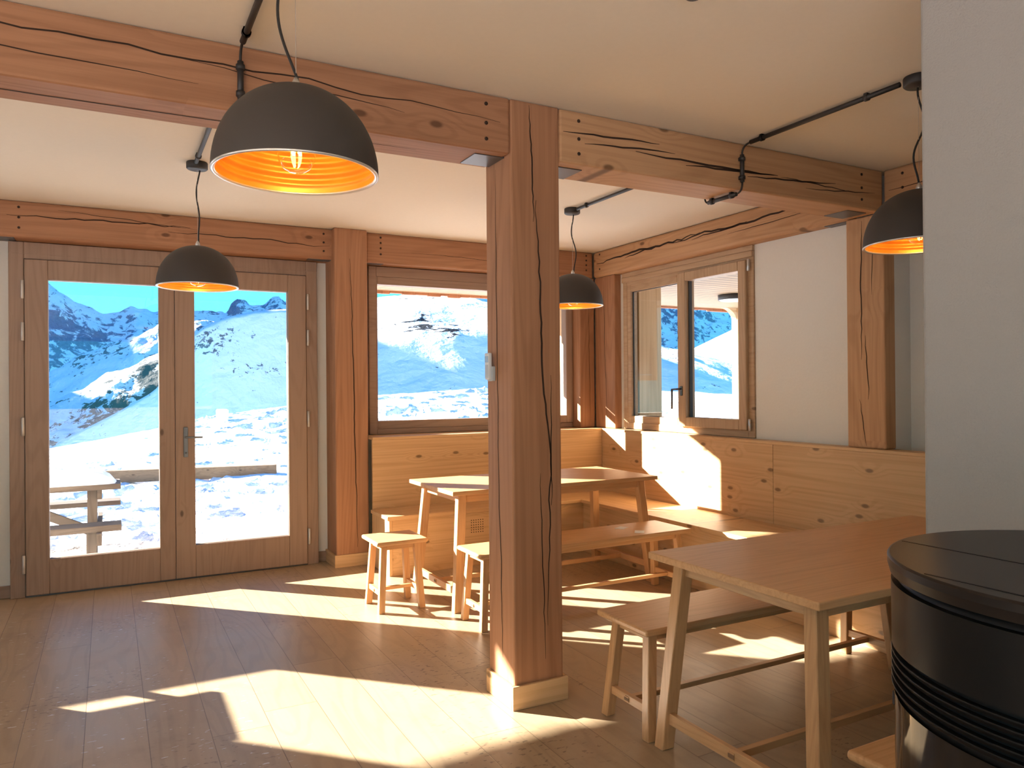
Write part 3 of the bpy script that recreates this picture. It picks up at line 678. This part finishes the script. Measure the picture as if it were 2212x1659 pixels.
# ------------------------------------------------------------------ roof eave and porch outside
rf=thing('roof','boarded eave and porch roof over the terrace outside','roof',(4.6,7.0,2.42),kind='structure')
MB().box(-5.2,7.32,6.55,7.30,2.425,2.46).build('soffit',M['soffit'],rf)
MB().box(4.61,7.32,1.0,6.55,2.425,2.46).build('soffit',M['soffit'],rf)
MB().box(-5.2,7.34,6.5,7.34,2.46,2.58).build('roof_slab',M['shingle'],rf)
MB().box(4.5,7.34,.9,6.5,2.46,2.58).build('roof_slab',M['shingle'],rf)
sg=MB(); x=-5.2; rr=random.Random(3)
while x<7.3:
    w=rr.uniform(.08,.17); sg.box(x,x+w-.004,7.30,7.345,2.405-rr.uniform(0,.018),2.45); x+=w
sg.build('shingle_edge',M['shingle'],rf)
pp=thing('porch_post','pale timber porch post with a curved bracket beyond the right window','post',(7.16,7.2,-.12),kind='structure')
MB().box(7.10,7.222,7.14,7.26,-.3,2.43,bev=.006).build('timber',M['panelZ'],pp)
bk=MB()
for k in range(8):
    a0,a1=k/8*PI/2,(k+1)/8*PI/2
    p=lambda a:(7.11-.21*(1-math.cos(a))-.004,2.21+.215*math.sin(a))
    q0,q1=p(a0),p(a1)
    bk.hexa([(q0[0],7.16,q0[1]),(7.12,7.16,q0[1]),(7.12,7.24,q0[1]),(q0[0],7.24,q0[1]),(q1[0],7.16,q1[1]),(7.12,7.16,q1[1]),(7.12,7.24,q1[1]),(q1[0],7.24,q1[1])])
bk.build('bracket',M['panelX'],pp)
pl=thing('porch_light','round black ceiling light under the porch roof outside the right window','light',(6.02,6.1,2.425))
MB().lathe([(0,0),(.175,0),(.178,-.003),(.178,-.055),(.172,-.058),(.172,-.05),(0,-.05)],(6.02,6.1,2.425),40).build('housing',M['black'],pl)
MB().lathe([(0,-.064),(.15,-.062),(.170,-.054),(.170,-.049),(0,-.049)],(6.02,6.1,2.425),40).build('diffuser',M['lampwhite'],pl)

sh_=thing('window_shutter','narrow slatted shutter added outside the back window to block sun, unseen behind the central post','shutter',(3.46,6.60,1.5),kind='structure')  # added slatted panel, out of view, blocks sun slivers on the corner post
ring(MB(),'x',3.285,3.65,1.50,2.43,6.555,6.60,.05,.05,.06,.06).build('added_shutter_frame',M['paleZ'],sh_)
lv=MB(); zz=1.57
while zz<2.36: lv.hexa([(3.33,6.56,zz),(3.605,6.56,zz),(3.605,6.572,zz),(3.33,6.572,zz),(3.33,6.583,zz+.045),(3.605,6.583,zz+.045),(3.605,6.595,zz+.045),(3.33,6.595,zz+.045)]); zz+=.036
lv.build('slats',M['paleX'],sh_)

# ------------------------------------------------------------------ terrace things in the snow
pt=thing('picnic_table','weathered wooden picnic table under thick snow on the terrace','table',(-.9,8.2,-.12))
GZ=-.12
for (y0,y1) in ((7.92,8.06),(8.075,8.215),(8.23,8.37)):
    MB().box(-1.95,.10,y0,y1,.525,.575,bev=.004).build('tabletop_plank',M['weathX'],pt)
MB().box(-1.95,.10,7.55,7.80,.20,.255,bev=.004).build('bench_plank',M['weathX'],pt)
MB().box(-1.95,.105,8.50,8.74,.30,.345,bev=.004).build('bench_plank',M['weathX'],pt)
for xx in (-.135,-1.70):
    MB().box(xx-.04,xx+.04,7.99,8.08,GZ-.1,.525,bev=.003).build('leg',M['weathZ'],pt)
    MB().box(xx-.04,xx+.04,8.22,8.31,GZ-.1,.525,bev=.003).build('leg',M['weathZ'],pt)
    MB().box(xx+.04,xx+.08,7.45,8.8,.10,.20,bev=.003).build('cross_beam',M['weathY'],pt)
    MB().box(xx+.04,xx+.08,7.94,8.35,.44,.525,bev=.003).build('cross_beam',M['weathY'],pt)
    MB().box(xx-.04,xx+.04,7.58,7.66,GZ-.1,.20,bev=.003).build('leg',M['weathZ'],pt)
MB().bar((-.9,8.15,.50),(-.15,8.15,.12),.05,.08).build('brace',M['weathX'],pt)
sc=MB(); nx,ny=40,12; vs=[]
for i in range(nx+1):
    row=[]
    for j in range(ny+1):
        u,v=i/nx,j/ny; x=-1.95+2.0*u; y=7.93+.43*v
        e=min(1,min(v,1-v)*5)**.5*min(1,(1-u)*14)**.5
        row.append((x+.03*(noise.noise(Vector((x*3,y*3,0)))) ,y,.575+.115*e*(1+.2*noise.noise(Vector((x*2,y*4,1))))))
    vs.append(row)
bmv=[[sc.bm.verts.new(p) for p in r] for r in vs]
for i in range(nx):
    for j in range(ny):
        f=sc.bm.faces.new((bmv[i][j],bmv[i+1][j],bmv[i+1][j+1],bmv[i][j+1])); f.smooth=True
tag(sc.build('snow_mound',M['snowcap'],base=(-.9,8.15,.575),recalc=False),'thick cap of snow lying on the picnic table','snow')
tb=MB().bar((-2.3,14.9,-.02),(2.62,13.75,.0),.16,.20,bev=.006)
M['baulk']=wood('sawn_baulk',(.26,.165,.095),(.17,.10,.055),'X',rough=.7)
tag(tb.build('timber_baulk',M['baulk'],base=(.2,14.4,-.1)),'squared timber baulk lying in the snow beyond the glazed door','timber')
hu=MB(); hu.box(3.25,3.62,27.2,27.6,.0,.75,bev=.05,seg=2)
tag(hu.build('snow_block',M['snowcap'],base=(3.4,27.4,0)),'small snow covered block on the crest beyond the door handle','snow block')
sk=MB().bar((-.62,12.6,.05),(-.1,12.5,.10),.05,.03)
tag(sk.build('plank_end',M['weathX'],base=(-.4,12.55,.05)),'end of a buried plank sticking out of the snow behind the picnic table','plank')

# ------------------------------------------------------------------ terrain
def interp(L,x):
    if x<=L[0][0]: return L[0][1]
    for (a,b) in zip(L,L[1:]):
        if x<=b[0]:
            t=(x-a[0])/(b[0]-a[0]); return a[1]+(b[1]-a[1])*t
    return L[-1][1]
def smooth(L,x,r):
    return sum(interp(L,x+r*k/3) for k in (-3,-2,-1,0,1,2,3))/7
def grid(name,xs,ys,f,m,label,cat,kind='structure',holes=None):
    me=bpy.data.meshes.new(name); V=[];F=[]
    for y in ys:
        for x in xs: V.append((x,y,f(x,y)))
    n=len(xs)
    for j in range(len(ys)-1):
        for i in range(n-1): F.append((j*n+i,j*n+i+1,(j+1)*n+i+1,(j+1)*n+i))
    me.from_pydata(V,[],F); me.polygons.foreach_set('use_smooth',[True]*len(F)); me.materials.append(m)
    o=bpy.data.objects.new(name,me); COL.objects.link(o); tag(o,label,cat,kind=kind); return o
def frange(a,b,s):
    n=max(1,int(round((b-a)/s))); return [a+(b-a)*k/n for k in range(n+1)]
L1=[(-60,-2.2),(-1.76,-.58),(1.63,.09),(2.79,.35),(6.27,.79),(9.8,1.16),(14.86,1.39),(24.46,1.17),(29.63,.94),(90,.6)]
def fbm(x,y,s,o=4,seed=0.0): return noise.fractal(Vector((x*s,y*s,seed)),1.0,2.0,o)
DENT={}
rd=random.Random(11)
for _ in range(620):
    px,py=rd.uniform(-3,11),rd.uniform(8.6,19.5)
    if noise.noise(Vector((px*.35,py*.35,4.0)))<-.05 and rd.random()<.75: continue
    pr_,pd=rd.uniform(.10,.24),rd.uniform(.05,.15)
    for ix in range(int((px-.6)//1),int((px+.6)//1)+1):
        for iy in range(int((py-.6)//1),int((py+.6)//1)+1): DENT.setdefault((ix,iy),[]).append((px,py,pr_,pd))
for _ in range(420):
    px,py=rd.uniform(1,16.5),rd.uniform(19.5,29.6)
    if noise.noise(Vector((px*.3,py*.3,6.0)))<-.05 and rd.random()<.7: continue
    pr_,pd=rd.uniform(.18,.40),rd.uniform(.08,.22)
    for ix in range(int((px-.9)//1),int((px+.9)//1)+1):
        for iy in range(int((py-.9)//1),int((py+.9)//1)+1): DENT.setdefault((ix,iy),[]).append((px,py,pr_,pd))
def g_near(x,y):
    zc=smooth(L1,x,.8); z0=-.12
    if y<9: z=z0
    elif y<30:
        t=(y-9)/21; z=z0+(zc-z0)*t**1.25
    else: z=zc-.30*(y-30)
    if y>7.2:
        a=min(1,(y-7.2)/1.5)
        z+=a*(.035*fbm(x,y,1.1,4,2.0)+.03*fbm(x,y,.35,2,5.0))
        if -3.5<x<17 and y<30.5:
            for (px,py,pr_,pd) in DENT.get((int(x//1),int(y//1)),()):
                q=((x-px)**2+(y-py)**2)/pr_**2
                if q<4: z-=pd*math.exp(-q*q*.9)-pd*.25*math.exp(-(q-1.9)**2*3)
    return z
xs=frange(-60,-6,3)[:-1]+frange(-6,-3,.3)[:-1]+frange(-3,16,.09)+frange(16,40,.6)[1:]+frange(40,90,4)[1:]
ys=frange(-60,6,6)[:-1]+frange(6,18,.085)+frange(18,31,.12)[1:]+frange(31,70,3)[1:]
grid('ground',xs,ys,g_near,M['snow'],'trodden sunlit snow of the terrace outside','snow')
def ridge(name,L,Yc,Yb,zb,m,label,nx,ny,amp,ns,fpow=1.0,back=.5,sm=0.0,x0=None,x1=None,ridged=False,edge=.35,base=None,jag=0,jf=.05):
    x0=L[0][0] if x0 is None else x0; x1=L[-1][0] if x1 is None else x1
    xs=frange(x0,x1,(x1-x0)/nx); D=Yc-Yb
    ys=[Yb+D*k/ny for k in range(ny+1)]+[Yc+D*back*k/8 for k in range(1,9)]
    def f(x,y):
        zc=smooth(L,x,sm) if sm else interp(L,x)
        bz=zb if base is None else base(x)
        t=(y-Yb)/D
        if t<=1:
            h=1-(1-t)**fpow if fpow>1 else t**(1/fpow)
            z=bz+(zc-bz)*h; w=min(1,(1-t)/edge)*min(1,t*6)
        else:
            z=zc-(t-1)*(zc-bz)*.9; w=min(1,(t-1)/.2)
        v=Vector((x*ns,y*ns,3.7))
        d=(noise.ridged_multi_fractal(v,1.0,2.1,5,1.0,2.0)-1.1)*.5 if ridged else noise.fractal(v,1.0,2.0,5)
        j=jag*noise.fractal(Vector((x*jf,y*jf,8.0)),.9,2.1,5)*(1 if t>.5 else t*2) if jag else 0
        return z+amp*d*w+j
    grid(name,xs,ys,f,m,label,'mountain')
L2=[(-60,-12),(-14,-9),(-6.45,-5.9),(-4.31,-4.4),(.86,-1.6),(6.03,1.62),(8.01,5.0),(10.32,9.2),(12.08,10.25),(15.06,11.5),(18.75,12.35),(22.56,12.76),(28,12.8),(31.5,7),(35,-14),(60,-24)]
L2b=[(20,8),(43,19.2),(50.5,20.1),(55.6,21.1),(60.6,22.1),(65.2,22.1),(71.2,20.9),(75.5,19.1),(78.6,17.5),(80.5,16.1),(85,15.4),(104,12.9),(118.8,10.7),(138.7,9.9),(146.4,9.3),(151.6,8.9),(157,10.9),(159.8,14),(163.5,16.6),(168.2,18.7),(177.9,21.5),(230,30)]
L3=[(-60,-18),(-23.8,-5.8),(-17.5,-3.3),(-7.5,1.8),(-.44,7.2),(8.3,10.2),(16.5,14.1),(25,18.4),(60,22)]
L4=[(-120,-8),(-39.5,7.4),(-29.1,11.8),(-12.4,22),(6.6,30.4),(16.4,34.2),(27.6,39.2),(47,44),(110,40)]
L5=[(-400,190),(-167,153),(-78,133),(-52,110),(-44.6,104.5),(-34.5,95.5),(-26,88.7),(-13.7,86.8),(-3.1,80),(5.5,81.7),(14.2,86.5),(23,90.8),(34,88.8),(47.5,81.9),(66,92.7),(84.6,89.4),(94,87.7),(103.7,88),(118.3,87.1),(123.3,97.8),(128.3,103.2),(138.3,101),(145.9,97.7),(153.5,100.7),(161.2,99.4),(169,105.2),(174.2,108),(182,103),(195.3,101),(228,105),(294,109.4),(314.7,115),(345.4,117.7),(367.4,114.6),(377,109),(386.7,115.5),(409.7,124.5),(450,134),(630,157),(736,164),(901,181),(1063,215),(1300,240)]
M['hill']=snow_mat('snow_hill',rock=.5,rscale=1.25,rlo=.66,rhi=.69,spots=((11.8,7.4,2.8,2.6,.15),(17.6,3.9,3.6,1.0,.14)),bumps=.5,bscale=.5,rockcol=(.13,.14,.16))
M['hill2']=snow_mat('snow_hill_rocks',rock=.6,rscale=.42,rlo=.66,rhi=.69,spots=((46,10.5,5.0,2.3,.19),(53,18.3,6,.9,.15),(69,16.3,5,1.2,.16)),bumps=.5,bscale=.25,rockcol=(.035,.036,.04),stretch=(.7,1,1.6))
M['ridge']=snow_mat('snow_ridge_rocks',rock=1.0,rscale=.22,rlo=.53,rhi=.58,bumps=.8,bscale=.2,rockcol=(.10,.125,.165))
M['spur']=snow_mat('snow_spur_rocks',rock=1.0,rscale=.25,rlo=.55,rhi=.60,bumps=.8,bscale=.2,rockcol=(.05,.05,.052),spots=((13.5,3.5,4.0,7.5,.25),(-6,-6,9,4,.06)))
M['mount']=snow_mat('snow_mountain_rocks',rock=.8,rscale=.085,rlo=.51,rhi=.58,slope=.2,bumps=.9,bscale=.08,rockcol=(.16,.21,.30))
ridge('hill',L2,110,84,-25,M['hill'],'smooth shaded snow hill with scattered rocks beyond the door',150,40,.5,.09,sm=1.2,fpow=1.12)
ridge('hill',L2b,170,70,-14,M['hill2'],'white snow hill with dark rock outcrops seen through the back window',200,50,1.6,.05,sm=1.0,fpow=2.4)
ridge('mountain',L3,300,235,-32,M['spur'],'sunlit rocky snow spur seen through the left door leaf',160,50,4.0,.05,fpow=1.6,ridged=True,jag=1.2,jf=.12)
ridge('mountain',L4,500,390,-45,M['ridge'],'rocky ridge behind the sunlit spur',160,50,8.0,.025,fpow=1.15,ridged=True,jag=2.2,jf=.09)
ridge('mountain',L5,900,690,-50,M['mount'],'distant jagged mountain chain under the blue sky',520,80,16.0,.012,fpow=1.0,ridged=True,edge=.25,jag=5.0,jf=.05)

# added mountain flank, out of view at the left, shaped to shade the valley
HW=[(105,8),(140,34),(173,54),(240,78),(362,107),(472,92),(600,130),(786,195),(1000,262),(1415,372),(1900,640),(2400,900),(3000,1000)]
def flank(x,y):
    c=-.40*y; w=.20*y; h=interp(HW,y); u=abs(x-c)/w
    n=.06*h*noise.fractal(Vector((x*.01,y*.01,1.0)),1.0,2.0,4)
    return -30+(h+30)*max(0,1-u)+n*max(0,1-u)
me_ys=[105*(3000/105)**(k/70) for k in range(71)]
V=[];F_=[];nc=28
for y in me_ys:
    for k in range(nc+1):
        x=-.40*y-.22*y+.44*y*k/nc; V.append((x,y,flank(x,y)))
for j in range(70):
    for i in range(nc): a=j*(nc+1)+i; F_.append((a,a+1,a+nc+2,a+nc+1))
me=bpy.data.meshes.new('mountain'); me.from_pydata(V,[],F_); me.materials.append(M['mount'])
o=bpy.data.objects.new('mountain',me); COL.objects.link(o); tag(o,'steep mountain flank added at the left, outside the picture, to shade the valley','mountain',kind='structure')

# ------------------------------------------------------------------ world, sun, camera
wd=bpy.data.worlds.new('sky'); SC.world=wd; wd.use_nodes=True
nt=wd.node_tree; nt.nodes.clear(); N=NT(nt)
tc=N.n('ShaderNodeTexCoord'); sz=N.n('ShaderNodeSeparateXYZ',inp={0:tc.outputs['Generated']})
col=N.mix(N.ramp(sz.outputs[2],-.05,.55),(.14,.68,.80),(.075,.27,.72))
bg=N.n('ShaderNodeBackground',inp={0:col,1:1.0}); wo=N.n('ShaderNodeOutputWorld',inp={0:bg.outputs[0]})
sl_=bpy.data.lights.new('sun','SUN'); sl_.energy=23.0; sl_.color=(1.0,.93,.83); sl_.angle=math.radians(.55)
so=bpy.data.objects.new('sun',sl_); COL.objects.link(so)
d=Vector((1,-1,-.52)).normalized(); so.rotation_euler=d.to_track_quat('-Z','Y').to_euler(); so.location=(-20,26,12)

F,YAW,PIT,ROL=1631.97,.491082,.003073,-.00814
cy,sy,cp,sp=math.cos(YAW),math.sin(YAW),math.cos(PIT),math.sin(PIT)
f=Vector((sy*cp,cy*cp,sp)); r=Vector((cy,-sy,0)); u=r.cross(f)
r2=r*math.cos(ROL)+u*math.sin(ROL); u2=-r*math.sin(ROL)+u*math.cos(ROL)
cd=bpy.data.cameras.new('camera'); cd.sensor_width=36; cd.sensor_fit='HORIZONTAL'; cd.lens=F*36/2212; cd.clip_start=.05; cd.clip_end=5000
co=bpy.data.objects.new('camera',cd); COL.objects.link(co)
mw=Matrix((r2,u2,-f)).transposed().to_4x4(); mw.translation=(0,0,1.45); co.matrix_world=mw
SC.camera=co
vs=SC.view_settings; vs.view_transform='Standard'; vs.look='None'; vs.gamma=1; vs.exposure=.94; vs.use_curve_mapping=False
cy_=SC.cycles; cy_.use_denoising=True; cy_.use_adaptive_sampling=True; cy_.adaptive_threshold=.03; cy_.max_bounces=8; cy_.diffuse_bounces=3; cy_.glossy_bounces=3; cy_.transmission_bounces=4; cy_.transparent_max_bounces=12
cy_.caustics_reflective=False; cy_.caustics_refractive=False; cy_.sample_clamp_indirect=8.0
